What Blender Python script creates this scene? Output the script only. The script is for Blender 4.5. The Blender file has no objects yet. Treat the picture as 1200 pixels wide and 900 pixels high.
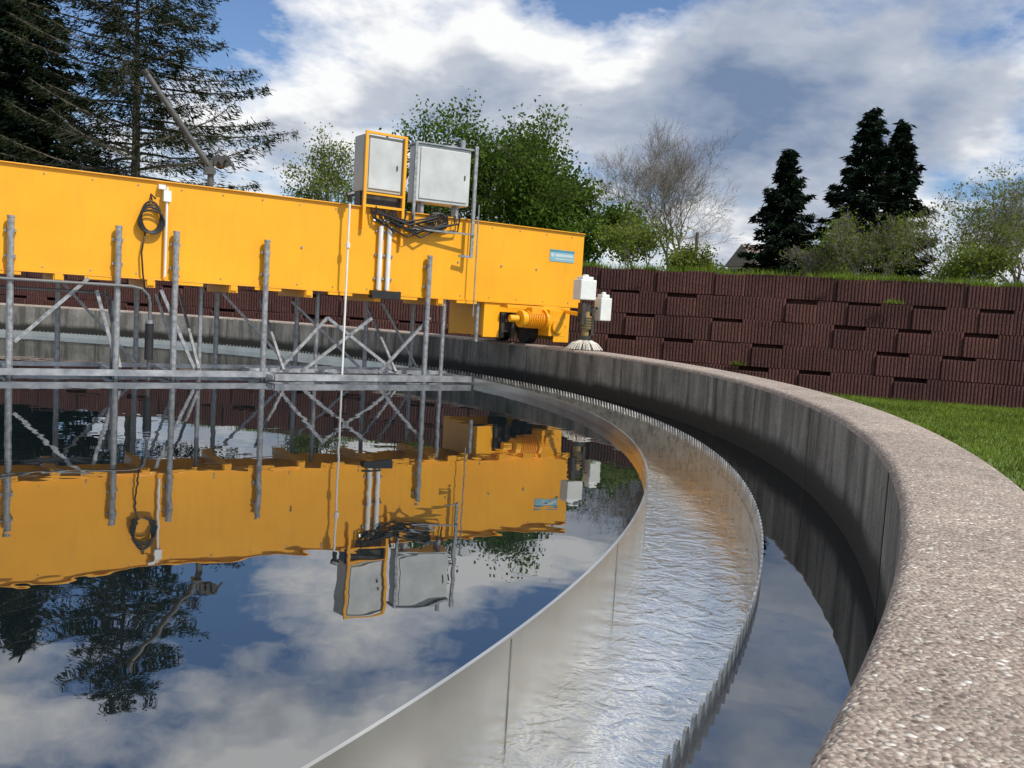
import bpy, math, random
import numpy as np
from mathutils import Vector, Matrix

scene = bpy.context.scene
CX, CY = -9.074, 6.611           # tank centre
ANG = math.radians(33.64)        # bridge direction
GZ = -0.20                       # lawn level
WALLTOP = 2.02

# ------------------------------------------------------------------ helpers
class MB:
    def __init__(s): s.v=[]; s.f=[]; s.m=[]
    def add(s, vs, fs, m=0):
        o=len(s.v); s.v.extend([tuple(v) for v in vs])
        s.f.extend([tuple(i+o for i in f) for f in fs]); s.m.extend([m]*len(fs))
    def box(s, a, b, m=0, M=None):
        x0,y0,z0=a; x1,y1,z1=b
        vs=[Vector(p) for p in [(x0,y0,z0),(x1,y0,z0),(x1,y1,z0),(x0,y1,z0),(x0,y0,z1),(x1,y0,z1),(x1,y1,z1),(x0,y1,z1)]]
        if M is not None: vs=[M@v for v in vs]
        s.add(vs,[(0,3,2,1),(4,5,6,7),(0,1,5,4),(1,2,6,5),(2,3,7,6),(3,0,4,7)],m)
    def tube(s, pts, rad, n=10, m=0, caps=True):
        pts=[Vector(p) for p in pts]
        if not hasattr(rad,'__len__'): rad=[rad]*len(pts)
        vs=[];fs=[]
        prev=None
        for i,p in enumerate(pts):
            if i==0: d=pts[1]-pts[0]
            elif i==len(pts)-1: d=pts[-1]-pts[-2]
            else: d=pts[i+1]-pts[i-1]
            d=d.normalized() if d.length>1e-9 else Vector((0,0,1))
            if prev is None:
                a=Vector((0,0,1)) if abs(d.z)<.9 else Vector((1,0,0))
                x=d.cross(a).normalized()
            else:
                x=(prev-d*prev.dot(d))
                x=x.normalized() if x.length>1e-6 else d.orthogonal().normalized()
            prev=x; y=d.cross(x)
            for k in range(n):
                t=2*math.pi*k/n
                vs.append(p+(x*math.cos(t)+y*math.sin(t))*rad[i])
        for i in range(len(pts)-1):
            for k in range(n):
                a=i*n+k;b=i*n+(k+1)%n
                fs.append((a,b,b+n,a+n))
        if caps:
            fs.append(tuple(range(n-1,-1,-1))); fs.append(tuple((len(pts)-1)*n+k for k in range(n)))
        s.add(vs,fs,m)
    def bar(s, p0, p1, w, h, m=0):
        p0=Vector(p0);p1=Vector(p1);d=(p1-p0);L=d.length;d.normalize()
        a=Vector((0,1,0)) if abs(d.y)<.9 else Vector((1,0,0))
        x=d.cross(a).normalized();y=d.cross(x)
        M=Matrix(((d.x,x.x,y.x,p0.x),(d.y,x.y,y.y,p0.y),(d.z,x.z,y.z,p0.z),(0,0,0,1)))
        s.box((0,-w/2,-h/2),(L,w/2,h/2),m,M)
    def obj(s, name, mats, parent=None, smooth=False, bevel=0):
        me=bpy.data.meshes.new(name); me.from_pydata(s.v,[],s.f)
        for m in mats: me.materials.append(m)
        me.polygons.foreach_set('material_index',s.m)
        if smooth: me.polygons.foreach_set('use_smooth',[True]*len(me.polygons))
        me.update()
        o=bpy.data.objects.new(name,me); scene.collection.objects.link(o)
        if parent: o.parent=parent
        if bevel:
            b=o.modifiers.new('bevel','BEVEL');b.width=bevel;b.segments=2;b.limit_method='ANGLE'
        return o

def empty(name, loc=(0,0,0), rz=0):
    e=bpy.data.objects.new(name,None); e.location=loc; e.rotation_euler=(0,0,rz)
    e.empty_display_size=.2; scene.collection.objects.link(e); return e

def newmat(name):
    m=bpy.data.materials.new(name); m.use_nodes=True
    nt=m.node_tree; b=nt.nodes['Principled BSDF']; return m,nt,b
def ramp(nt,fac,stops):
    r=nt.nodes.new('ShaderNodeValToRGB')
    while len(r.color_ramp.elements)<len(stops): r.color_ramp.elements.new(.5)
    for e,(p,c) in zip(r.color_ramp.elements,stops):
        e.position=p; e.color=(c[0],c[1],c[2],1) if hasattr(c,'__len__') else (c,c,c,1)
    nt.links.new(fac,r.inputs[0]); return r
def coords(nt,scale=(1,1,1)):
    tc=nt.nodes.new('ShaderNodeTexCoord'); mp=nt.nodes.new('ShaderNodeMapping')
    mp.inputs['Scale'].default_value=scale; nt.links.new(tc.outputs['Object'],mp.inputs[0]); return mp.outputs[0]
def noise(nt,co,scale,detail=5,rough=.55,dist=0):
    n=nt.nodes.new('ShaderNodeTexNoise'); n.inputs['Scale'].default_value=scale; n.inputs['Detail'].default_value=detail
    n.inputs['Roughness'].default_value=rough; n.inputs['Distortion'].default_value=dist
    nt.links.new(co,n.inputs['Vector']); return n
def mix(nt,fac,a,b,mode='MIX'):
    n=nt.nodes.new('ShaderNodeMix'); n.data_type='RGBA'; n.blend_type=mode
    def put(i,v):
        if isinstance(v,bpy.types.NodeSocket): nt.links.new(v,n.inputs[i])
        elif i==0: n.inputs[0].default_value=v
        else: n.inputs[i].default_value=(v[0],v[1],v[2],1)
    put(0,fac);put(6,a);put(7,b); return n.outputs[2]
def bump(nt,b,h,strength,dist):
    n=nt.nodes.new('ShaderNodeBump'); n.inputs['Strength'].default_value=strength; n.inputs['Distance'].default_value=dist
    nt.links.new(h,n.inputs['Height']); nt.links.new(n.outputs[0],b.inputs['Normal']); return n

def simple(name,col,rough=.5,metal=0,var=.25,scale=6,bmp=0):
    m,nt,b=newmat(name); co=coords(nt)
    n=noise(nt,co,scale,4,.6)
    c=ramp(nt,n.outputs[0],[(.3,[x*(1-var) for x in col]),(.7,[min(1,x*(1+var)) for x in col])])
    nt.links.new(c.outputs[0],b.inputs['Base Color'])
    b.inputs['Metallic'].default_value=metal
    r=ramp(nt,n.outputs[0],[(.3,max(0,rough-.1)),(.7,min(1,rough+.1))]); nt.links.new(r.outputs[0],b.inputs['Roughness'])
    if bmp: bump(nt,b,n.outputs[0],bmp,.01)
    return m

# ------------------------------------------------------------------ materials
def mat_yellow():
    m,nt,b=newmat('yellow_paint'); co=coords(nt); cs=coords(nt,(3,3,.35))
    n=noise(nt,co,1.3,5,.6); s=noise(nt,cs,4,5,.7)
    c=ramp(nt,n.outputs[0],[(.3,(.80,.352,.008)),(.7,(.88,.415,.011))])
    d=ramp(nt,s.outputs[0],[(.50,0),(.85,.36)])
    o=mix(nt,d.outputs[0],c.outputs[0],(.48,.23,.035))
    nt.links.new(o,b.inputs['Base Color']); b.inputs['Roughness'].default_value=.40
    bump(nt,b,n.outputs[0],.14,.02)
    return m
YEL=mat_yellow()
GALV=simple('galvanised_steel',(.31,.32,.33),.45,.45,.38,18)
ALU=simple('aluminium',(.42,.43,.44),.38,.7,.28,6)
DARK=simple('black_rubber',(.015,.015,.016),.5,0,.3,8)
WHITE=simple('white_plastic',(.72,.73,.71),.4,0,.1,5)
PANEL=simple('cabinet_panel',(.52,.54,.54),.4,.1,.15,3)
PANEL2=simple('cabinet_panel_side',(.40,.40,.37),.5,.1,.2,3)
RUST=simple('dark_machine_steel',(.06,.055,.05),.5,.4,.4,10)
BARK=simple('bark',(.09,.075,.06),.9,0,.4,8,.5)
BARKL=simple('bark_light',(.17,.145,.125),.9,0,.3,8,.5)

def mat_plate():
    m,nt,b=newmat('stainless_plate'); co=coords(nt); cs=coords(nt,(1.2,1.2,.5))
    n=noise(nt,co,1.0,3,.5); s=noise(nt,cs,2.2,4,.5)
    c=ramp(nt,s.outputs[0],[(.3,(.62,.61,.56)),(.5,(.72,.71,.66)),(.7,(.80,.79,.75))])
    nt.links.new(c.outputs[0],b.inputs['Base Color']); b.inputs['Metallic'].default_value=.86
    r=ramp(nt,n.outputs[0],[(.3,.16),(.7,.27)]); nt.links.new(r.outputs[0],b.inputs['Roughness'])
    bump(nt,b,n.outputs[0],.25,.05)
    return m
PLATE=mat_plate()
WEIRM=simple('weir_sheet',(.40,.40,.38),.30,.85,.3,9)

def mat_concrete():
    m,nt,b=newmat('stained_concrete'); co=coords(nt); cs=coords(nt,(2.2,2.2,.22))
    n=noise(nt,co,2.5,7,.65); s=noise(nt,cs,3,6,.7); f=noise(nt,co,60,4,.6)
    c=ramp(nt,n.outputs[0],[(.3,(.14,.138,.122)),(.7,(.28,.272,.245))])
    d=ramp(nt,s.outputs[0],[(.42,0),(.60,.85)])
    o=mix(nt,d.outputs[0],c.outputs[0],(.055,.054,.047))
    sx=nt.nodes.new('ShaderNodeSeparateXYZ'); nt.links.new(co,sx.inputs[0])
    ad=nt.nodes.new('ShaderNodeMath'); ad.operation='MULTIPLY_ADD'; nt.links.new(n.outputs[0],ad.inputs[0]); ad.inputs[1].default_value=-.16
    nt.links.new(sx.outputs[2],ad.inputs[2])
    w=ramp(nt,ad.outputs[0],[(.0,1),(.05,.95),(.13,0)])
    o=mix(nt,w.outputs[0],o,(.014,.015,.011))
    g=ramp(nt,f.outputs[0],[(.35,.75),(.65,1.2)])
    o=mix(nt,1.0,o,g.outputs[0],'MULTIPLY')
    nt.links.new(o,b.inputs['Base Color']); b.inputs['Roughness'].default_value=.85
    bump(nt,b,f.outputs[0],.5,.01)
    return m
CONC=mat_concrete()

def mat_aggregate():
    m,nt,b=newmat('exposed_aggregate'); co=coords(nt)
    nd=noise(nt,co,40,2,.5)
    va=nt.nodes.new('ShaderNodeVectorMath'); va.operation='MULTIPLY_ADD'
    nt.links.new(nd.outputs['Color'],va.inputs[0]); va.inputs[1].default_value=(.012,.012,.012); nt.links.new(co,va.inputs[2])
    v=nt.nodes.new('ShaderNodeTexVoronoi'); v.inputs['Scale'].default_value=95; nt.links.new(va.outputs[0],v.inputs['Vector'])
    v2=nt.nodes.new('ShaderNodeTexVoronoi'); v2.inputs['Scale'].default_value=230; nt.links.new(va.outputs[0],v2.inputs['Vector'])
    sp=nt.nodes.new('ShaderNodeSeparateColor'); nt.links.new(v.outputs['Color'],sp.inputs[0])
    c=ramp(nt,sp.outputs[0],[(0,(.11,.085,.07)),(.2,(.25,.185,.155)),(.5,(.36,.28,.235)),(.8,(.44,.37,.31)),(.93,(.56,.51,.44)),(1,(.80,.78,.73))])
    sp2=nt.nodes.new('ShaderNodeSeparateColor'); nt.links.new(v2.outputs['Color'],sp2.inputs[0])
    c2=ramp(nt,sp2.outputs[0],[(0,(.17,.14,.115)),(.6,(.33,.265,.22)),(1,(.52,.46,.39))])
    e=ramp(nt,v.outputs['Distance'],[(.35,0),(.62,1)])
    o=mix(nt,e.outputs[0],c.outputs[0],c2.outputs[0])
    n=noise(nt,co,2.2,6,.65); l=ramp(nt,n.outputs[0],[(.3,.72),(.7,1.15)])
    o=mix(nt,1.0,o,l.outputs[0],'MULTIPLY')
    n2=noise(nt,co,9,5,.7); l2=ramp(nt,n2.outputs[0],[(.52,0),(.75,.45)])
    o=mix(nt,l2.outputs[0],o,(.14,.13,.10))
    nt.links.new(o,b.inputs['Base Color']); b.inputs['Roughness'].default_value=.85
    inv=nt.nodes.new('ShaderNodeMath'); inv.operation='SUBTRACT'; inv.inputs[0].default_value=1; nt.links.new(v.outputs['Distance'],inv.inputs[1])
    bump(nt,b,inv.outputs[0],.8,.006)
    return m
AGG=mat_aggregate()

def mat_water():
    m,nt,b=newmat('tank_water'); co=coords(nt)
    b.inputs['Base Color'].default_value=(.006,.010,.012,1); b.inputs['Roughness'].default_value=.008; b.inputs['IOR'].default_value=3.8
    n=noise(nt,co,3.0,2,.45,.3); n2=noise(nt,co,.5,1,.5)
    mm=nt.nodes.new('ShaderNodeMath'); mm.operation='MULTIPLY_ADD'; nt.links.new(n2.outputs[0],mm.inputs[0]); mm.inputs[1].default_value=2.5; nt.links.new(n.outputs[0],mm.inputs[2])
    bump(nt,b,mm.outputs[0],.13,.010)
    return m
WATER=mat_water()
def mat_channel():
    m,nt,b=newmat('shallow_channel_water'); co=coords(nt)
    n=noise(nt,co,8,3,.5,1.0); n2=noise(nt,co,1.8,4,.6,.8); n3=noise(nt,co,26,2,.5,.8)
    c=ramp(nt,n2.outputs[0],[(.3,(.60,.58,.52)),(.5,(.82,.81,.76)),(.7,(.95,.95,.92))])
    nt.links.new(c.outputs[0],b.inputs['Base Color']); b.inputs['Metallic'].default_value=.86
    b.inputs['Roughness'].default_value=.13; b.inputs['Coat Weight'].default_value=1; b.inputs['Coat Roughness'].default_value=.02
    mm=nt.nodes.new('ShaderNodeMath'); mm.operation='MULTIPLY_ADD'; nt.links.new(n3.outputs[0],mm.inputs[0]); mm.inputs[1].default_value=.3; nt.links.new(n.outputs[0],mm.inputs[2])
    bm=bump(nt,b,mm.outputs[0],.38,.022); nt.links.new(bm.outputs[0],b.inputs['Coat Normal'])
    return m
CHAN=mat_channel()

def mat_block():
    m,nt,b=newmat('brown_wall_block'); co=coords(nt)
    n=noise(nt,co,1.2,5,.6); f=noise(nt,co,30,3,.6); ge=nt.nodes.new('ShaderNodeNewGeometry')
    c=ramp(nt,n.outputs[0],[(.3,(.070,.025,.023)),(.7,(.120,.047,.041))])
    l=ramp(nt,ge.outputs['Random Per Island'],[(0,.82),(1,1.15)])
    o=mix(nt,1.0,c.outputs[0],l.outputs[0],'MULTIPLY')
    g=ramp(nt,f.outputs[0],[(.35,.6),(.65,1.3)]); o=mix(nt,1.0,o,g.outputs[0],'MULTIPLY')
    nt.links.new(o,b.inputs['Base Color']); b.inputs['Roughness'].default_value=.9
    return m
BLOCK=mat_block()

def mat_grass():
    m,nt,b=newmat('grass_ground'); co=coords(nt)
    n=noise(nt,co,.7,5,.6); f=noise(nt,co,40,4,.6)
    c=ramp(nt,n.outputs[0],[(.3,(.07,.115,.018)),(.6,(.115,.17,.03)),(.75,(.14,.15,.04))])
    g=ramp(nt,f.outputs[0],[(.35,.6),(.65,1.25)]); o=mix(nt,1.0,c.outputs[0],g.outputs[0],'MULTIPLY')
    nt.links.new(o,b.inputs['Base Color']); b.inputs['Roughness'].default_value=.9
    return m
GRASS=mat_grass()

def mat_leaf(name,a,bc,trans=.35):
    m=bpy.data.materials.new(name); m.use_nodes=True; nt=m.node_tree
    nt.nodes.remove(nt.nodes['Principled BSDF']); out=[n for n in nt.nodes if n.type=='OUTPUT_MATERIAL'][0]
    ge=nt.nodes.new('ShaderNodeNewGeometry'); co=coords(nt); n=noise(nt,co,.8,2,.5)
    c=ramp(nt,ge.outputs['Random Per Island'],[(0,a),(1,bc)])
    l=ramp(nt,n.outputs[0],[(.35,.65),(.65,1.2)]); o=mix(nt,1.0,c.outputs[0],l.outputs[0],'MULTIPLY')
    d=nt.nodes.new('ShaderNodeBsdfDiffuse'); t=nt.nodes.new('ShaderNodeBsdfTranslucent'); mx=nt.nodes.new('ShaderNodeMixShader'); mx.inputs[0].default_value=trans
    nt.links.new(o,d.inputs[0]);nt.links.new(o,t.inputs[0]);nt.links.new(d.outputs[0],mx.inputs[1]);nt.links.new(t.outputs[0],mx.inputs[2]);nt.links.new(mx.outputs[0],out.inputs[0])
    return m
NEEDLE=mat_leaf('spruce_needles',(.007,.014,.010),(.018,.030,.017),.1)
NEEDLE2=mat_leaf('larch_needles',(.016,.024,.012),(.036,.046,.022),.2)
LEAFG=mat_leaf('fresh_leaves',(.05,.095,.016),(.12,.19,.034),.45)
LEAFY=mat_leaf('budding_leaves',(.12,.16,.028),(.20,.25,.05),.45)
BLADE=mat_leaf('grass_blades',(.11,.17,.022),(.22,.29,.05),.4)

# ------------------------------------------------------------------ rings
def ring(mb, prof, mats=None, seg=900, closed=False, m=0):
    n=seg; k=len(prof); vs=[];fs=[];ms=[]
    for i in range(n):
        t=2*math.pi*i/seg; c,s=math.cos(t),math.sin(t)
        for r,z in prof: vs.append((CX+r*c,CY+r*s,z))
    for i in range(seg):
        j=(i+1)%n
        for a in range(k if closed else k-1):
            b=(a+1)%k
            fs.append((i*k+a,j*k+a,j*k+b,i*k+b)); ms.append(mats[a] if mats else m)
    o=len(mb.v); mb.v.extend(vs); mb.f.extend([tuple(x+o for x in f) for f in fs]); mb.m.extend(ms)

mb=MB(); Ri,Ro,HW=11.0,11.385,.545
def arc(cx,cz,r,a0,a1,n=5): return [(cx+r*math.cos(math.radians(a0+(a1-a0)*i/n)),cz+r*math.sin(math.radians(a0+(a1-a0)*i/n))) for i in range(n+1)]
prof=[(Ri,-1.5),(Ri,HW-.035)]+arc(Ri+.035,HW-.035,.035,180,90)[1:]+[(Ri+.19,HW+.004)]+arc(Ro-.035,HW-.035,.035,90,0)+[(Ro,-.6)]
mats=[0]+[1]*(len(prof)-3)+[0]
ring(mb,prof,mats,900)
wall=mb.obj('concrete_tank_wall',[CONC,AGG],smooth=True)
mb=MB()
for i in range(28):
    t=math.radians(7+i*360/28)
    M=Matrix.Translation((CX,CY,0))@Matrix.Rotation(t,4,'Z')
    mb.box((Ri-.003,-.006,-.3),(Ri+.001,.006,HW-.03),0,M)
mb.obj('joint_sealant',[RUST],wall)

lau=empty('steel_launder_channel')
mb=MB(); ring(mb,[(10.006,-.6),(10.006,.078),(10.018,.078),(10.018,-.6)],seg=900)
mb.obj('scum_plate',[PLATE],lau)
mb=MB()
for i in range(52):
    t=math.radians(3.2+i*360/52)
    M=Matrix.Translation((CX,CY,0))@Matrix.Rotation(t,4,'Z')
    mb.box((10.0185,-.002,-.55),(10.0205,.002,.07),0,M)
mb.obj('plate_seams',[WEIRM],lau)
mb=MB(); ring(mb,[(10.018,-.45),(10.585,-.45)],seg=720); mb.obj('channel_floor',[PLATE],lau)
mb=MB(); nt_=860; R2=10.59; vs=[];fs=[]
cols=[(0,.058),(.16,.064),(.32,.058),(.58,.003),(.76,.003)]
K=len(cols)
for i in range(nt_):
    for (u,z) in cols:
        t=2*math.pi*(i+u)/nt_; c,s=math.cos(t),math.sin(t)
        for r in (R2-.004,R2+.004):
            vs.append((CX+r*c,CY+r*s,z)); vs.append((CX+r*c,CY+r*s,-.5))
T=nt_*K
for i in range(T):
    a=i*4;b=((i+1)%T)*4
    fs+= [(a,b,b+1,a+1),(a+2,a+3,b+3,b+2),(a,a+2,b+2,b)]
mb.add(vs,fs)
ring(mb,[(R2-.004,-.045),(R2-.012,-.045),(R2-.012,-.075),(R2-.004,-.075)],seg=720,m=0)
mb.obj('serrated_overflow_weir',[WEIRM])

mb=MB(); seg=256
vs=[(CX,CY,0)]+[(CX+10.007*math.cos(2*math.pi*i/seg),CY+10.007*math.sin(2*math.pi*i/seg),0) for i in range(seg)]
mb.add(vs,[(0,1+i,1+(i+1)%seg) for i in range(seg)]); ring(mb,[(R2+.003,0),(Ri+.005,0)],seg=512)
mb.obj('tank_water',[WATER])
mb=MB(); ring(mb,[(10.017,-.26),(R2-.003,-.26)],seg=512); mb.obj('channel_water',[CHAN])
mb=MB(); mb.tube([(CX,CY,-1),(CX,CY,1.1)],.5,32); mb.obj('centre_pier',[CONC])

# ------------------------------------------------------------------ ground
def wy(x): return 18.15-.256*x
mb=MB(); ring(mb,[(11.3,GZ),(14,GZ),(30,GZ),(120,GZ),(900,GZ)],seg=96); mb.obj('ground',[GRASS])
mb=MB(); xs=np.linspace(-300,300,61); offs=[.35,2,6,14,30,70,160,500]
rnd=random.Random(3)
for j,o in enumerate(offs):
    for x in xs: mb.v.append((x, wy(x)+o, WALLTOP-.04+(0 if j<1 else rnd.uniform(-.05,.1)+ (j>4)*.6)))
nx=len(xs)
for j in range(len(offs)-1):
    for i in range(nx-1):
        a=j*nx+i; mb.f.append((a,a+1,a+1+nx,a+nx)); mb.m.append(0)
mb.obj('embankment_terrain',[GRASS],smooth=True)

# retaining wall of ribbed blocks
mb=MB(); dirv=Vector((1,-.256,0)).normalized(); nrm=Vector((dirv.y,-dirv.x,0))
if nrm.y>0: nrm=-nrm
P0=Vector((0,18.15,0)); rnd=random.Random(5); NC=5; CH=(WALLTOP-GZ)/NC; BW=.56
def wp(t,d,z): 
    p=P0+dirv*t+nrm*d; return (p.x,p.y,z)
for c in range(NC):
    z0=GZ-.02+c*CH; z1=z0+CH-.008; last=0
    for k in range(-58,44):
        out=(rnd.random()<.42 and last>=1) or last>=3
        last=0 if out else last+1
        t0=(k+.4*(c%2))*BW; t1=t0+BW-.006; fwd=-.03*c+(.030 if out else 0)+rnd.uniform(-.006,.006)
        nr=9; vs=[]
        zj=rnd.uniform(-.010,.008); zb=z0; zt=z1+zj-(0 if not out else rnd.uniform(.045,.085))
        if out and c==NC-1: zt=z1-.03
        pts=[]
        for i in range(nr):
            w=(t1-t0)/nr; a=t0+w*i
            pts+=[(a,0),(a+w*.22,.02),(a+w*.66,.02),(a+w*.88,0)]
        pts.append((t1,0))
        n=len(pts)
        for (t,d) in pts: vs.append(wp(t,fwd+d,zb)); vs.append(wp(t,fwd+d,zt))
        vs+= [wp(t0,-.35,zb),wp(t0,-.35,zt),wp(t1,-.35,zb),wp(t1,-.35,zt)]
        fs=[(2*i,2*i+2,2*i+3,2*i+1) for i in range(n-1)]
        q=2*n
        fs+=[(0,1,q+1,q),(2*n-2,q+2,q+3,2*n-1)]
        fs.append(tuple([2*i+1 for i in range(n)]+[q+3,q+1])); fs.append(tuple([2*i for i in range(n)][::-1]+[q,q+2]))
        mb.add(vs,fs)
mb.add([wp(-60,-.25,GZ-.1),wp(40,-.25,GZ-.1),wp(40,-.25,WALLTOP-.06),wp(-60,-.25,WALLTOP-.06)],[(0,1,2,3)])
mb.obj('retaining_wall',[BLOCK])

# ------------------------------------------------------------------ foliage
def quads(cent, size, rng, asp=.6):
    n=len(cent)
    a=rng.normal(size=(n,3)); a/=np.linalg.norm(a,axis=1)[:,None]
    b=rng.normal(size=(n,3)); b-= (a*b).sum(1)[:,None]*a; b/=np.linalg.norm(b,axis=1)[:,None]
    s=(size*rng.uniform(.6,1.4,n))[:,None]
    v=np.stack([cent-a*s, cent+b*s*asp, cent+a*s, cent-b*s*asp],1).reshape(-1,3)
    return v,np.arange(4*n).reshape(-1,4)
def add_np(mb,v,f,m):
    o=len(mb.v); mb.v.extend(map(tuple,v.tolist())); mb.f.extend(map(tuple,(f+o).tolist())); mb.m.extend([m]*len(f))

def deciduous(name,base,height,width,leafmat,bark,nleaf,seed,depth=5,leaf=.07,trunk=.14,kids=4,up=.25,clump=.28,stem=.25,multi=1,gap=1.5,len0=1.0):
    rnd=random.Random(seed); rng=np.random.default_rng(seed); mb=MB(); tips=[]
    base=Vector(base)
    cz=base.z+height*(.5+stem*.5); cen=Vector((base.x,base.y,cz)); rx=width/2; rz=height*(.5-stem*.5)*1.02
    def inside(p):
        q=p-cen; return (q.x/rx)**2+(q.y/rx)**2+(q.z/rz)**2
    def grow(p,d,L,r,dep):
        pts=[p];n=3 if dep>1 else 4; rr=[r]; dd=d.copy()
        for i in range(n):
            dd=(dd+Vector((rnd.gauss(0,.14),rnd.gauss(0,.14),rnd.gauss(0,.10)+up*.10))).normalized()
            p=p+dd*(L/n); pts.append(p); rr.append(r*(1-.5*(i+1)/n))
        mb.tube(pts,rr,5 if dep<2 else 3,0,False)
        if dep>=depth-1: tips.extend(pts[1:])
        if dep>=depth: return
        for c in range(kids):
            i=rnd.randint(1,n) if c else n
            q=pts[i]
            ax=Vector((rnd.gauss(0,1),rnd.gauss(0,1),rnd.gauss(0,.6))); ax=(ax-dd*ax.dot(dd)).normalized()
            an=rnd.uniform(.35,.95) if c else rnd.uniform(.05,.35)
            nd=(dd*math.cos(an)+ax*math.sin(an)).normalized(); nd=(nd+Vector((0,0,up*.4))).normalized()
            l=L*rnd.uniform(.6,.82)
            e=inside(q+nd*l)
            if e>1.0: 
                l*=.62
                if inside(q+nd*l)>1.25: continue
            grow(q,nd,l,max(rr[i]*.72,.004),dep+1)
    for k in range(multi):
        an=(k/multi)*6.28+rnd.uniform(-.5,.5); tilt=0 if multi==1 else rnd.uniform(.15,.5)
        d=Vector((math.cos(an)*tilt,math.sin(an)*tilt,1)).normalized()
        b0=base+Vector((math.cos(an),math.sin(an),0))*(0 if multi==1 else width*.06)
        grow(b0,d,len0*height*(.30+stem*.25),trunk,0)
    if nleaf and tips:
        T=np.array([tuple(t) for t in tips])
        keep=rng.random(len(T))**gap
        idx=rng.choice(len(T),nleaf,p=keep/keep.sum()); c=T[idx]+rng.normal(size=(nleaf,3))*clump*np.array([1,1,.7])
        v,f=quads(c,leaf,rng); add_np(mb,v,f,1)
    return mb.obj(name,[bark,leafmat])

def conifer(name,base,height,radius,leafmat,seed,nb=110,dens=34,droop=.25,low=.06,size=.13,irr=.25,pw=.85,thin=.22,br=1.0):
    rnd=random.Random(seed); rng=np.random.default_rng(seed); mb=MB(); base=Vector(base); cs=[];ds=[]
    lean=Vector((rnd.uniform(-.02,.02),rnd.uniform(-.02,.02),0))
    tp=[base+Vector((0,0,height*i/8))+lean*height*i/8 for i in range(9)]
    mb.tube(tp,[height*.016*(1-i/8.3) for i in range(9)],7,0,False)
    for k in range(nb):
        h=low+(1-low)*(k/nb)**.9; z=height*h; a=k*2.399+rnd.uniform(-.5,.5)
        L=radius*(1-h)**pw*rnd.uniform(1-irr,1+irr)+.12
        p=base+Vector((0,0,z))+lean*z; d=Vector((math.cos(a),math.sin(a),rnd.uniform(-.05,.15)-droop*(1-h)))
        pts=[p]; n=5
        for i in range(n):
            d=(d+Vector((0,0,.10 if i>1 else -.06))+Vector((rnd.gauss(0,.07),rnd.gauss(0,.07),0))).normalized()
            p=p+d*L/n; pts.append(p)
        mb.tube(pts,[br*(.010+.010*L*(1-i/n)) for i in range(n+1)],3,0,False)
        m=int(dens*L/radius)+6
        side=Vector((-math.sin(a),math.cos(a),0))
        for j in range(m):
            t=rnd.uniform(.08,1)**.8; i=min(n-1,int(t*n)); q=pts[i].lerp(pts[i+1],t*n-i)
            w=L*.32*(1.05-t)+.05; sv=rnd.uniform(-1,1)
            q2=q+side*sv*w+Vector((0,0,-abs(sv)*w*.35-rnd.uniform(0,.10)))
            dv=(side*sv*1.2+Vector((math.cos(a),math.sin(a),0))*.8+Vector((0,0,-.35+rnd.uniform(-.3,.2)))).normalized()
            cs.append(tuple(q2)); ds.append(tuple(dv))
            if thin<.2 and j%3==0: mb.tube([q,q2,q2+dv*size],[.006,.005,.003],3,0,False)
    C=np.array(cs);D=np.array(ds);n=len(C)
    b=rng.normal(size=(n,3)); b-=(D*b).sum(1)[:,None]*D; b/=np.linalg.norm(b,axis=1)[:,None]
    s=(size*rng.uniform(.6,1.5,n))[:,None]
    for kk in range(3):
        th=rng.uniform(-.7,.7,n)[:,None]; DD=D*np.cos(th)+b*np.sin(th); BB=b*np.cos(th)-D*np.sin(th)
        off=rng.normal(size=(n,3))*size*(.35 if thin>.2 else 1.0)
        v=np.stack([C+off-DD*s,C+off+BB*s*thin,C+off+DD*s,C+off-BB*s*thin],1).reshape(-1,3)
        add_np(mb,v,np.arange(4*n).reshape(-1,4),1)
    return mb.obj(name,[BARK,leafmat])

B=2.0
conifer('spruce_tree',(-16.6,30,B),10.2,2.9,NEEDLE,1,nb=190,dens=70,size=.16)
conifer('spruce_tree',(-19.0,32,B),9.6,2.7,NEEDLE,2,nb=150,dens=45,size=.18)
conifer('larch_tree',(-12.1,28,B),10.9,4.3,NEEDLE2,7,nb=120,dens=180,droop=-.10,low=.20,size=.085,irr=.5,pw=.55,thin=.19,br=.9)
conifer('spruce_tree',(9.35,32,B),5.3,1.85,NEEDLE,11,nb=120,dens=60,size=.13,irr=.4)
conifer('spruce_tree',(12.2,32,B),6.9,2.0,NEEDLE,12,nb=130,dens=60,size=.15,irr=.4)
conifer('spruce_tree',(13.6,32.6,B),6.7,1.6,NEEDLE,13,nb=120,dens=55,size=.14,irr=.4)
deciduous('green_tree',(-1.7,27.3,B),6.2,3.9,LEAFG,BARK,17000,26,leaf=.058,trunk=.07,stem=.0,clump=.24,multi=3,gap=1.0)
deciduous('green_tree',(.3,27,B),5.9,4.2,LEAFG,BARK,19000,24,leaf=.058,trunk=.07,stem=.0,clump=.24,multi=3,gap=1.0)
deciduous('green_tree',(1.6,27.5,B),4.9,3.2,LEAFG,BARK,13000,22,leaf=.058,trunk=.07,stem=.0,clump=.24,multi=3,gap=1.0)
deciduous('budding_tree',(-7.0,30,B),4.7,4.8,LEAFY,BARK,8000,23,leaf=.045,trunk=.10,stem=.1,clump=.18)
deciduous('bare_tree',(6.4,38,B),7.7,8.2,LEAFY,BARKL,0,37,depth=6,kids=4,trunk=.09,stem=.05,up=.22,multi=3,len0=1.0)
deciduous('budding_tree',(12.6,25,B),4.3,3.8,LEAFY,BARKL,4500,41,depth=5,leaf=.038,trunk=.06,stem=.05,clump=.13,multi=3)
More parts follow.
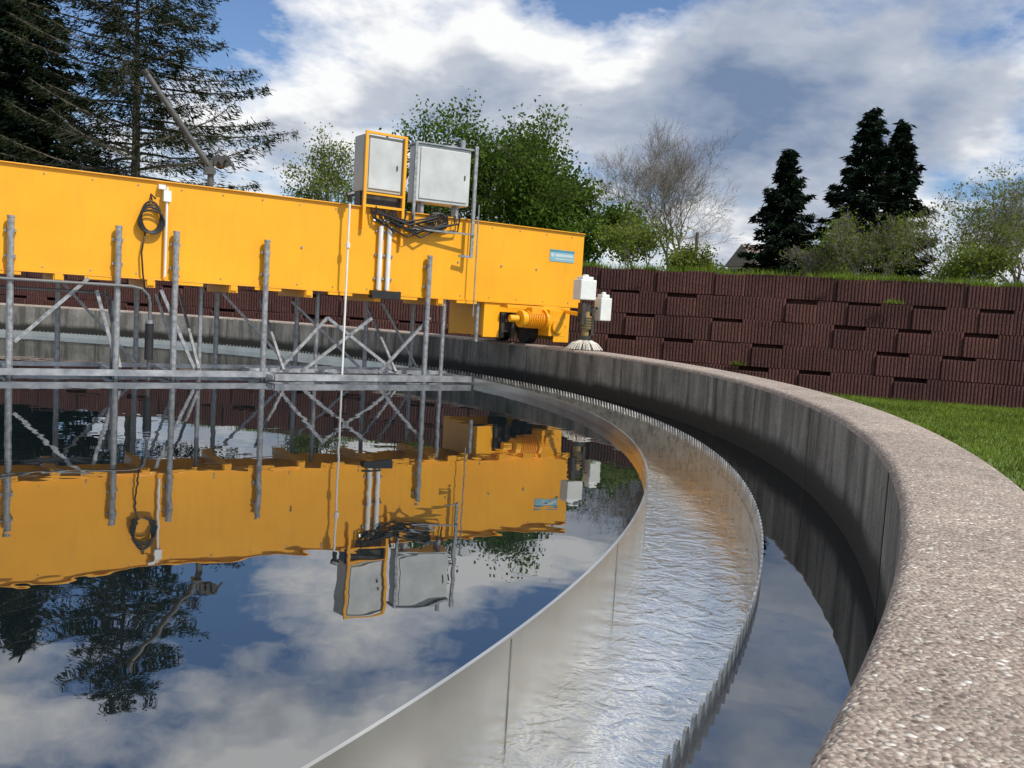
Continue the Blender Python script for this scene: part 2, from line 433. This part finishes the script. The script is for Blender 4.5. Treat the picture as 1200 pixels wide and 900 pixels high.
deciduous('budding_tree',(14.7,26,B),4.8,4.0,LEAFY,BARKL,5000,42,depth=5,leaf=.038,trunk=.06,stem=.05,clump=.13,multi=3)
deciduous('shrub',(9.6,24.5,B),2.9,2.6,LEAFY,BARKL,4500,44,depth=5,leaf=.035,trunk=.04,stem=0,clump=.13,multi=3,kids=4)
deciduous('shrub',(3.3,25,B),2.2,2.2,LEAFY,BARKL,5000,45,depth=4,leaf=.04,trunk=.04,stem=0,clump=.15,multi=3)
deciduous('shrub',(5.0,26,B),1.4,2.6,LEAFY,BARKL,5000,46,depth=4,leaf=.04,trunk=.04,stem=0,clump=.15,multi=3)
deciduous('shrub',(8.2,25,B),1.7,2.0,LEAFY,BARKL,600,47,depth=5,leaf=.035,trunk=.03,stem=0,clump=.15,multi=3)
deciduous('shrub',(11.2,22,B),1.6,2.6,LEAFY,BARKL,4000,48,depth=4,leaf=.04,trunk=.03,stem=0,clump=.15,multi=3)
deciduous('shrub',(13.0,21,B),1.6,2.8,LEAFY,BARKL,4000,49,depth=4,leaf=.04,trunk=.03,stem=0,clump=.15,multi=3)
deciduous('shrub',(9.3,27,B),1.3,3.2,LEAFY,BARKL,3500,50,depth=4,leaf=.04,trunk=.03,stem=0,clump=.15,multi=3)

rng=np.random.default_rng(9); mb=MB(); n=22000
x=rng.uniform(-50,55,n); y=72+rng.normal(size=n)*2; top=2.2+.9*np.sin(x*.5)+.7*np.sin(x*1.3+1)+.4*np.sin(x*3.1); z=B+rng.random(n)**.8*np.maximum(top,.4)
v,f=quads(np.stack([x,y,z],1),.28,rng); add_np(mb,v,f,0)
DIST=mat_leaf('distant_foliage',(.05,.065,.03),(.10,.12,.05),.3)
mb.obj('distant_trees',[DIST])

def blades(n,fn,h,seed,name,mat,w=.006):
    rng=np.random.default_rng(seed); P=fn(rng,n); n=len(P)
    a=rng.uniform(0,6.28,n); hh=h*rng.uniform(.4,1.3,n); lean=rng.normal(size=(n,2))*.35*hh[:,None]
    dx=np.stack([np.cos(a)*w,np.sin(a)*w,0*a],1)
    tip=P+np.concatenate([lean,hh[:,None]],1)
    v=np.stack([P-dx,P+dx,tip],1).reshape(-1,3); mb=MB(); add_np(mb,v,np.arange(3*n).reshape(-1,3),0); return mb.obj(name,[mat])
def f_edge(rng,n):
    x=rng.uniform(-8,20,n); d=rng.exponential(.35,n)+.1; k=(np.sin(x*2.1)+np.sin(x*5.3+1)+np.sin(x*.7+2))>rng.uniform(-2.8,2.0,n)
    x=x[k];d=d[k]; return np.stack([x,wy(x)+d,np.full(len(x),WALLTOP-.05)],1)
blades(20000,f_edge,.14,4,'embankment_grass',BLADE,.010)
def f_lawn(rng,n):
    x=rng.uniform(3,13,n); y=rng.uniform(4,16.5,n)
    r=np.hypot(x-CX,y-CY); k=(r>11.42)&(y<wy(x)-.1); x=x[k];y=y[k]; return np.stack([x,y,np.full(len(x),GZ)],1)
blades(110000,f_lawn,.055,6,'lawn_grass',BLADE,.007)
def f_weed(rng,n):
    c=[(4.3,.25),(6.9,1.58),(2.6,1.98),(6.0,1.98)]
    i=rng.integers(0,len(c),n); C=np.array(c)[i]; t=C[:,0]+rng.normal(size=n)*.07
    return np.stack([t,wy(t)-.02-rng.random(n)*.08,C[:,1]-.02+0*t],1)
blades(260,f_weed,.10,8,'wall_weeds',BLADE,.010)

hs=empty('brick_house',(18.6,66,B),.3)
BR=simple('house_render',(.45,.40,.34),.8,0,.1,2); RF=simple('roof_tiles',(.20,.15,.13),.8,0,.25,6); GL=simple('window_glass',(.03,.04,.05),.1)
mb=MB(); mb.box((-2.4,-2,-.2),(2.4,2,3.4)); mb.obj('walls',[BR],hs)
mb=MB(); mb.add([(-2.6,-2.3,3.3),(2.6,-2.3,3.3),(2.6,2.3,3.3),(-2.6,2.3,3.3),(-2.6,0,4.9),(2.6,0,4.9)],[(0,1,5,4),(2,3,4,5),(0,4,3),(1,2,5)]); mb.obj('roof',[RF],hs)
mb=MB(); [mb.box((x,-2.02,2.1),(x+.8,-1.99,3.0)) for x in (-2.0,-.5,1.1)]; mb.obj('windows',[GL],hs)
mb=MB(); mb.box((1.2,-.3,4.3),(1.7,.2,5.4)); mb.obj('chimney',[BR],hs)
mb=MB(); mb.tube([(6.1,31,B-.2),(6.1,31,4.1)],.06,8); mb.obj('wooden_post',[BARK])

# ------------------------------------------------------------------ bridge
br=empty('clarifier_bridge',(CX,CY,0),ANG)
ZT,ZB,S1=2.193,1.118,12.03
mb=MB(); mb.box((-.6,0,ZB),(S1,.022,ZT)); mb.box((-.6,-.03,ZT+.001),(S1,.05,ZT+.013)); 
mb.box((-.6,-.025,ZB-.014),(S1,.10,ZB-.002))
mb.obj('side_plate_near',[YEL],br,bevel=.002)
mb=MB(); mb.box((-.6,.98,ZB),(S1,1.0,ZT)); mb.box((-.6,.95,ZT+.001),(S1,1.03,ZT+.013)); mb.obj('side_plate_far',[YEL],br)
mb=MB(); mb.box((-.6,.024,1.30),(S1-.02,.978,1.33)); mb.obj('walkway_grating',[GALV],br)
mb=MB(); mb.box((S1-.02,.024,ZB),(S1-.001,.978,ZT-.01)); 
for s in np.arange(.4,10.4,.92):
    mb.box((s,-.01,ZB-.10),(s+.10,.99,ZB-.0145)); mb.box((s+.012,-.028,ZB-.075),(s+.088,-.0105,ZB-.0145))
    mb.box((s+.3,-.02,ZB-.05),(s+.62,.04,ZB-.0145))
mb.obj('cross_beams',[YEL],br)
mb=MB()
for s in np.arange(.3,12,.46):
    for z in (ZB+.05,ZT-.06): mb.tube([(s,-.008,z),(s,.001,z)],.009,8)
for s in (7.7,9.9,10.6,11.2): mb.tube([(s,-.012,1.62),(s,.001,1.62)],.014,8)
mb.obj('bolts',[GALV],br)

mb=MB()
for s in (2.2,3.4,4.60,5.62,6.22,7.25,9.43): mb.tube([(s,-.075,1.645),(s,-.075,-.9)],.034,12); mb.tube([(s,-.075,1.645),(s,-.075,1.665)],.038,12)
for s in (3.4,4.60,5.62,6.22,7.25,9.43):
    for z in (1.24,1.5): mb.box((s-.055,-.045,z),(s+.055,-.001,z+.03))
for s in (3.9,5.15,6.0,6.95,8.0,9.0,9.72): mb.tube([(s,.9,1.1),(s,.9,-.9)],.030,10)
for s in (6.6,8.05): mb.tube([(s,.3,1.1),(s,.3,-.2)],.026,10)
for s in (9.75,10.28): mb.tube([(s,.05,1.1),(s,.05,.06 if s<10 else .55)],.028,10)
mb.obj('frame_posts',[GALV],br,smooth=False)
mb=MB()
mb.box((1.0,-.145,.035),(7.38,-.115,.105)); mb.box((1.0,-.114,.035),(7.38,-.06,.045))
mb.box((7.30,-.40,.02),(9.98,-.37,.095)); mb.box((7.30,-.369,.083),(9.98,-.32,.095))
mb.box((1.0,.86,.05),(9.98,.885,.10)); mb.box((7.2,.28,.06),(9.97,.305,.11))
for s in (4.6,5.62,6.22,7.3,8.2,9.1,9.94): mb.box((s-.02,-.369 if s>7.2 else -.059,.03),(s+.02,.859,.08))
mb.obj('skimmer_frame',[ALU],br)
mb=MB()
def diag(s0,z0,s1,z1,y=-.02,w=.036): mb.bar((s0,y,z0),(s1,y,z1),w,w)
for d in [(4.65,.37,5.34,1.08),(5.42,.95,5.66,.08),(6.08,1.0,6.5,.05),(7.45,.1,8.06,.78),(8.06,.78,9.05,.1),(7.75,.1,8.66,.8),(8.8,.1,9.5,.85),(3.2,.1,4.5,1.0)]: diag(*d)
for d in [(5.2,1.0,6.0,.1),(7.9,.95,8.9,.1),(6.2,.95,6.5,.1),(7.0,1.0,7.9,.1),(9.2,1.,9.8,.1)]: diag(*d,y=.85,w=.03)
for s in (5.66,6.5,7.5,9.0): mb.bar((s,-.1,.12),(s,.9,.95),.03,.03)
mb.obj('diagonal_braces',[GALV],br)
mb=MB()
mb.tube([(1.5,-.12,1.02),(5.75,-.12,1.02),(5.86,-.12,1.0),(5.93,-.12,.93),(5.95,-.12,.84),(5.95,-.12,-.2)],.018,10,0)
mb.tube([(1.5,.2,.93),(5.5,.2,.93),(5.62,.2,.85),(5.62,.2,-.3)],.018,10,0)
mb.tube([(5.95,-.12,.62),(5.95,-.12,.22)],.046,14,1); mb.tube([(5.95,-.12,.66),(5.95,-.12,.62)],.038,12,2)
mb.obj('scum_pipe',[simple('dull_pipe',(.12,.125,.13),.5,.3,.3,9),DARK,ALU],br)
mb=MB()
mb.tube([(8.24,-.14,2.22),(8.24,-.14,.05)],.014,8,0); mb.tube([(8.24,-.14,1.72),(8.24,-.14,1.66)],.03,8,0)
mb.tube([(8.24,-.14,2.22),(8.24,-.14,2.30)],.03,8,1); mb.tube([(8.2,-.14,2.30),(8.28,-.14,2.33)],.035,8,1)
mb.tube([(6.11,-.06,2.14),(6.11,-.06,1.15)],.014,8,0); mb.box((6.07,-.09,1.98),(6.15,-.002,2.10),0); mb.box((6.02,-.07,2.11),(6.09,-.002,2.16),0)
mb.obj('measuring_rods',[WHITE,DARK],br)
mb=MB(); rnd=random.Random(2)
for k in range(4):
    pts=[]
    for i in range(25):
        t=2*math.pi*i/24; pts.append((5.95+(.10+.012*k)*math.cos(t),-.04-.012*k,1.80+(.165-.012*k)*math.sin(t)-.02*k))
    mb.tube(pts,.011,6,0,False)
mb.tube([(5.9,-.05,1.66),(5.86,-.05,1.4),(5.88,-.06,1.15),(5.92,-.08,.9)],.010,6); mb.tube([(5.95,-.05,1.99),(5.95,-.0,2.05),(5.99,-.05,2.0)],.012,6)
mb.obj('cable_coil',[DARK],br,smooth=True)
DAV=simple('weathered_steel',(.10,.10,.095),.5,.4,.3,9)
mb=MB(); mb.tube([(6.62,.12,1.4),(6.62,.12,2.52)],.036,12,0); mb.box((6.55,.06,2.36),(6.66,.18,2.44),0)
mb.tube([(6.66,.12,2.38),(5.90,.12,3.36)],.034,12,0); mb.tube([(5.90,.12,3.36),(5.87,.12,3.40)],.044,12,1)
mb.tube([(6.75,.03,2.52),(6.75,.2,2.52)],.055,20,0); mb.tube([(6.75,.01,2.52),(6.75,.029,2.52)],.07,20,1); mb.tube([(6.75,.201,2.52),(6.75,.215,2.52)],.07,20,1); mb.tube([(6.75,-.1,2.52),(6.75,.01,2.52)],.012,8,1)
mb.bar((6.75,-.1,2.52),(6.84,-.1,2.42),.02,.02,1); mb.box((6.64,.07,2.47),(6.72,.17,2.56),1)
mb.tube([(6.72,.12,2.58),(5.92,.09,3.41),(5.88,.12,3.34)],.005,6,1)
mb.obj('davit_hoist',[DAV,RUST],br)
mb=MB()
for s in (8.72,8.84): mb.tube([(s,-.05,1.98),(s,-.05,1.17)],.03,12,0); 
for z in (1.3,1.6,1.9): mb.box((8.66,-.025,z),(8.92,-.001,z+.025),1)
for k in range(14):
    s0=rnd.uniform(8.55,8.9); s1=s0+rnd.uniform(.3,1.0); z=rnd.uniform(2.0,2.22); sag=rnd.uniform(.02,.2)
    mb.tube([(s0,-.05,z+.1),(s0+.03,-.07,z-.02),((s0+s1)/2,-.08-rnd.random()*.04,z-sag),(s1-.02,-.07,z),(s1,-.05,z+.12)],.013,6,2)
mb.box((8.62,-.10,1.06),(9.02,.02,1.16),2)
for k in range(3):
    pts=[(9.5+.11*math.cos(t)+.03*k,-.05-.01*k,2.12+.11*math.sin(t)) for t in np.linspace(0,6.28,16)]
    mb.tube(pts,.012,6,2,False)
mb.tube([(9.15,-.06,1.97),(9.75,-.06,1.99)],.012,8,3); mb.tube([(8.6,-.06,2.04),(9.15,-.06,2.06)],.016,8,3)
mb.obj('conduits_and_cables',[WHITE,GALV,DARK,ALU],br)
mb=MB(); mb.box((11.42,-.006,1.76),(11.86,-.001,1.93),0); mb.box((11.52,-.0085,1.79),(11.84,-.0062,1.805),1); mb.box((11.52,-.0085,1.83),(11.84,-.0062,1.87),1); mb.tube([(11.465,-.009,1.85),(11.465,-.0062,1.85)],.03,14,1); mb.box((11.42,-.0085,1.90),(11.86,-.0062,1.93),2)
mb.obj('sign',[simple('sign_blue',(.20,.42,.52),.4,0,.1,4),simple('sign_grey',(.5,.56,.58),.4,0,.1,4),simple('sign_band',(.08,.25,.38),.4)],br)

mb=MB()
mb.box((10.36,.0,.62),(10.62,.03,ZB-.015)); mb.box((10.36,.031,.64),(10.40,.95,ZB-.015)); mb.box((10.36,.95,.62),(11.9,.98,ZB-.015))
mb.box((10.62,.02,.98),(11.62,.06,ZB-.015))
mb.box((11.56,-.02,.585),(11.84,.03,ZB-.015)); mb.box((11.80,.031,.60),(11.84,.94,ZB-.015))
mb.box((11.30,-.10,.70),(11.58,-.021,1.10))
mb.box((10.64,-.16,1.04),(11.5,-.10,1.09))
mb.obj('end_carriage',[YEL],br,bevel=.004)
mb=MB(); zc=.90
mb.tube([(10.86,-.24,zc),(11.18,-.24,zc)],.105,20,0)
for i in range(9): mb.tube([(10.90+i*.03,-.24,zc),(10.912+i*.03,-.24,zc)],.125,20,0)
mb.tube([(10.80,-.24,zc),(10.86,-.24,zc)],.118,20,0); mb.box((10.95,-.32,zc+.08),(11.12,-.18,zc+.17),0)
mb.tube([(11.18,-.24,zc),(11.23,-.24,zc)],.15,20,0); mb.box((11.22,-.37,.68),(11.50,-.11,1.05),0)
mb.tube([(11.36,-.41,.82),(11.36,-.37,.82)],.10,18,0); mb.tube([(11.50,-.24,.85),(11.56,-.24,.85)],.08,16,0)
mb.tube([(10.66,-.2,zc),(10.80,-.22,zc)],.05,14,0)
mb.obj('gear_motor',[YEL],br,bevel=.004)
mb=MB()
for y in (.12,.8): 
    mb.tube([(11.12,y,.745),(11.26,y,.745)],.195,28,0); mb.tube([(11.10,y,.745),(11.28,y,.745)],.08,16,1)
mb.box((10.64,.10,.70),(10.98,.7,1.09),1); mb.box((11.02,-.06,.97),(11.4,-.03,1.035),1)
mb.tube([(10.7,.05,.62),(10.7,.05,.975)],.04,12,1); mb.tube([(10.88,.04,.62),(10.88,.04,.975)],.03,12,1)
mb.obj('carriage_wheels',[DARK,RUST],br)

def cab(name,fn):
    e=empty(name,(CX,CY,0),ANG); fn(e); return e
def c1(e):
    mb=MB(); mb.box((8.44,-.02,2.40),(9.02,.26,3.10)); mb.obj('housing',[PANEL2],e,bevel=.008)
    mb=MB(); mb.box((8.52,-.035,2.44),(8.97,-.0205,3.06)); mb.obj('door',[PANEL],e,bevel=.004)
    mb=MB()
    for s in (8.45,8.99): mb.box((s,-.07,1.92 if s<8.6 else 1.75),(s+.036,-.036,3.14))
    mb.box((8.487,-.069,3.11),(8.989,-.037,3.139)); mb.box((8.487,-.069,2.36),(8.989,-.037,2.385)); mb.box((8.487,-.069,2.20),(8.989,-.037,2.23)); mb.obj('yellow_frame',[YEL],e)
    mb=MB(); mb.box((8.44,.02,2.2),(9.02,.2,2.399)); mb.obj('cable_gland_box',[RUST],e)
    mb=MB(); mb.box((8.90,-.045,2.7),(8.915,-.0355,2.76)); mb.obj('door_handle',[RUST],e)
def c2(e):
    M=Matrix.Translation((9.2,-.02,0))@Matrix.Rotation(math.radians(-6),4,'Z')
    mb=MB(); mb.box((0,0,2.36),(.76,.30,3.10),0,M); mb.obj('housing',[PANEL],e,bevel=.008)
    mb=MB(); mb.box((.04,-.015,2.40),(.72,-.001,3.06),0,M); mb.obj('doors',[PANEL],e,bevel=.004)
    mb=MB(); mb.box((.67,-.025,2.7),(.685,-.0155,2.76),0,M); mb.obj('door_handle',[RUST],e)
    mb=MB(); mb.box((-.03,-.03,3.101),(.79,.33,3.12),0,M); mb.obj('rain_cover',[ALU],e)
    mb=MB(); mb.box((.80,-.06,1.68),(.84,-.02,3.16),0,M); mb.box((.64,-.05,1.68),(.80,-.02,1.71),0,M); mb.box((-.05,-.05,2.0),(-.015,-.015,3.1),0,M); mb.box((-.05,-.09,1.98),(.84,-.061,2.0),0,M)
    mb.tube([M@Vector((.72,.2,3.1)),M@Vector((.72,.2,3.26))],.035,10); mb.tube([M@Vector((.9,-.04,2.4)),M@Vector((.9,-.04,.9))],.009,6)
    mb.box((.1,.05,2.19),(.14,.2,2.36),0,M); mb.box((.6,.05,2.19),(.64,.2,2.36),0,M)
    mb.obj('mounting_posts',[GALV],e)
cab('control_cabinet',c1); cab('control_cabinet',c2)

rb=empty('rim_cleaning_brush',(CX+11.22*math.cos(math.radians(27.0)),CY+11.22*math.sin(math.radians(27.0)),HW),math.radians(27.0))
mb=MB(); rnd=random.Random(8)
for i in range(260):
    a=rnd.uniform(0,6.283); r=rnd.uniform(.08,.25); b_=.05*rnd.random()
    mb.tube([(b_*math.cos(a),b_*math.sin(a),.15),(r*.7*math.cos(a),r*.7*math.sin(a),.09),(r*math.cos(a),r*math.sin(a),.012)],[.007,.006,.004],3,0,False)
mb.obj('bristles',[simple('brush_bristles',(.66,.63,.56),.8,0,.2,10)],rb)
mb=MB(); mb.tube([(0,0,.13),(0,0,.19)],.085,18,0); mb.tube([(0,0,.19),(0,0,.52)],.05,16,1); mb.tube([(0,0,.27),(0,0,.45)],.075,16,1)
for i in range(5): mb.tube([(0,0,.28+.035*i),(0,0,.29+.035*i)],.085,16,0)
mb.tube([(0,0,.52),(0,0,.60)],.06,14,0); mb.box((-.09,-.04,.50),(.12,.04,.54),0); mb.bar((0,.05,.46),(.30,1.15,.50),.05,.05,2); mb.bar((.1,.0,.56),(.24,.02,.56),.03,.03,0)
mb.box((-.10,-.06,.33),(-.04,.06,.62),0); mb.box((.06,-.05,.2),(.10,.05,.56),0)
mb.tube([(.03,.06,.2),(.1,.08,.4),(.05,.05,.62)],.012,6,0); mb.tube([(-.06,.02,.25),(-.12,.02,.42),(-.06,.02,.6)],.01,6,0)
mb.obj('motor',[RUST,simple('brass_motor',(.35,.24,.10),.5,.3,.3,8),YEL],rb)
mb=MB()
def jug(x,y,z,w,d,h):
    mb.box((x-w/2,y-d/2,z),(x+w/2,y+d/2,z+h*.8)); mb.box((x-w*.36,y-d*.36,z+h*.8),(x+w*.36,y+d*.36,z+h*.92)); mb.tube([(x,y,z+h*.92),(x,y,z+h)],w*.18,12)
jug(-.05,0,.66,.24,.20,.33); jug(.25,.0,.40,.17,.17,.38)
mb.obj('fluid_canisters',[WHITE],rb,bevel=.012)

# ------------------------------------------------------------------ world
w=bpy.data.worlds.new('World'); scene.world=w; w.use_nodes=True; nt=w.node_tree
bg=nt.nodes['Background']; bg.inputs[1].default_value=.1
SE=math.radians(50); SR=math.radians(128)
sky=nt.nodes.new('ShaderNodeTexSky'); sky.sky_type='NISHITA'; sky.sun_disc=False; sky.sun_elevation=SE; sky.sun_rotation=SR; sky.ozone_density=1.4; sky.dust_density=.8
tc=nt.nodes.new('ShaderNodeTexCoord'); sx=nt.nodes.new('ShaderNodeSeparateXYZ'); nt.links.new(tc.outputs['Generated'],sx.inputs[0])
def M_(op,a,b=None,c=None):
    n=nt.nodes.new('ShaderNodeMath'); n.operation=op
    for i,v in enumerate((a,b,c)):
        if v is None: continue
        if isinstance(v,(int,float)): n.inputs[i].default_value=v
        else: nt.links.new(v,n.inputs[i])
    return n.outputs[0]
def blob(m,e,rad):
    v=Vector((m,1,e)).normalized()
    n=nt.nodes.new('ShaderNodeVectorMath'); n.operation='DOT_PRODUCT'; nt.links.new(tc.outputs['Generated'],n.inputs[0]); n.inputs[1].default_value=v
    r=nt.nodes.new('ShaderNodeMapRange'); r.interpolation_type='SMOOTHSTEP'; nt.links.new(n.outputs['Value'],r.inputs[0])
    r.inputs[1].default_value=math.cos(math.radians(rad)); r.inputs[2].default_value=1.0; return r.outputs[0]
def addb(base,lst):
    for (m,e,r,a) in lst: base=M_('MULTIPLY_ADD',blob(m,e,r),a,base)
    return base
den=M_('ADD',M_('MAXIMUM',sx.outputs[2],0.0),.30)
cb=nt.nodes.new('ShaderNodeCombineXYZ'); nt.links.new(M_('DIVIDE',sx.outputs[0],den),cb.inputs[0]); nt.links.new(M_('DIVIDE',sx.outputs[1],den),cb.inputs[1]); cb.inputs[2].default_value=1.3
SC=2.6
n1=noise(nt,cb.outputs[0],SC,7,.58,.1)
mp=nt.nodes.new('ShaderNodeMapping'); mp.inputs['Location'].default_value=(.05,-.10,.0); nt.links.new(cb.outputs[0],mp.inputs[0])
n1b=noise(nt,mp.outputs[0],SC,5,.55,.1)
blobs=[(.30,.27,13,.15),(.10,.24,8,.07),(-.12,.24,11,.10),(.50,.17,9,.07),(-.30,.20,8,.04),
       (-.25,.42,12,-.03),(-.5,.3,12,-.02),(.08,.38,8,-.02),(.12,.20,5,-.08),(.05,.15,7,.05),
       (.25,.06,12,.04),(-.1,.5,16,.05),(-.35,.5,12,.04),(0,3,60,.05)]
dens=addb(n1.outputs[0],blobs)
mask=ramp(nt,dens,[(.45,0),(.51,.45),(.60,1)])
dens2=addb(n1b.outputs[0],[(.32,.27,13,.24),(.20,.30,8,.04),(-.02,.27,7,.05),(-.1,.18,8,.03)])
thick=ramp(nt,dens2,[(.49,0),(.60,.55),(.84,1.0)])
cl=mix(nt,thick.outputs[0],(9.8,9.85,9.9),(1.8,2.55,4.0))
blue=mix(nt,1.0,sky.outputs[0],(.92,1.06,1.27),'MULTIPLY')
col=mix(nt,mask.outputs[0],blue,cl)
nt.links.new(col,bg.inputs[0])

sun=bpy.data.lights.new('sun','SUN'); sun.energy=4.3; sun.angle=math.radians(.6); sun.color=(1,.94,.84)
so=bpy.data.objects.new('sun',sun); scene.collection.objects.link(so)
d=Vector((math.sin(SR)*math.cos(SE),math.cos(SR)*math.cos(SE),math.sin(SE)))
so.rotation_euler=d.to_track_quat('Z','Y').to_euler()

cam=bpy.data.cameras.new('camera'); co_=bpy.data.objects.new('camera',cam); scene.collection.objects.link(co_)
cam.sensor_width=36; cam.lens=1035.8/1200*36; cam.clip_end=3000; cam.clip_start=.02
co_.matrix_world=Matrix.Translation((0,0,1))@Matrix.Rotation(math.radians(90-4.702),4,'X')@Matrix.Rotation(math.radians(3.474),4,'Z')
scene.camera=co_
scene.view_settings.view_transform='Standard'; scene.view_settings.look='None'; scene.view_settings.exposure=0
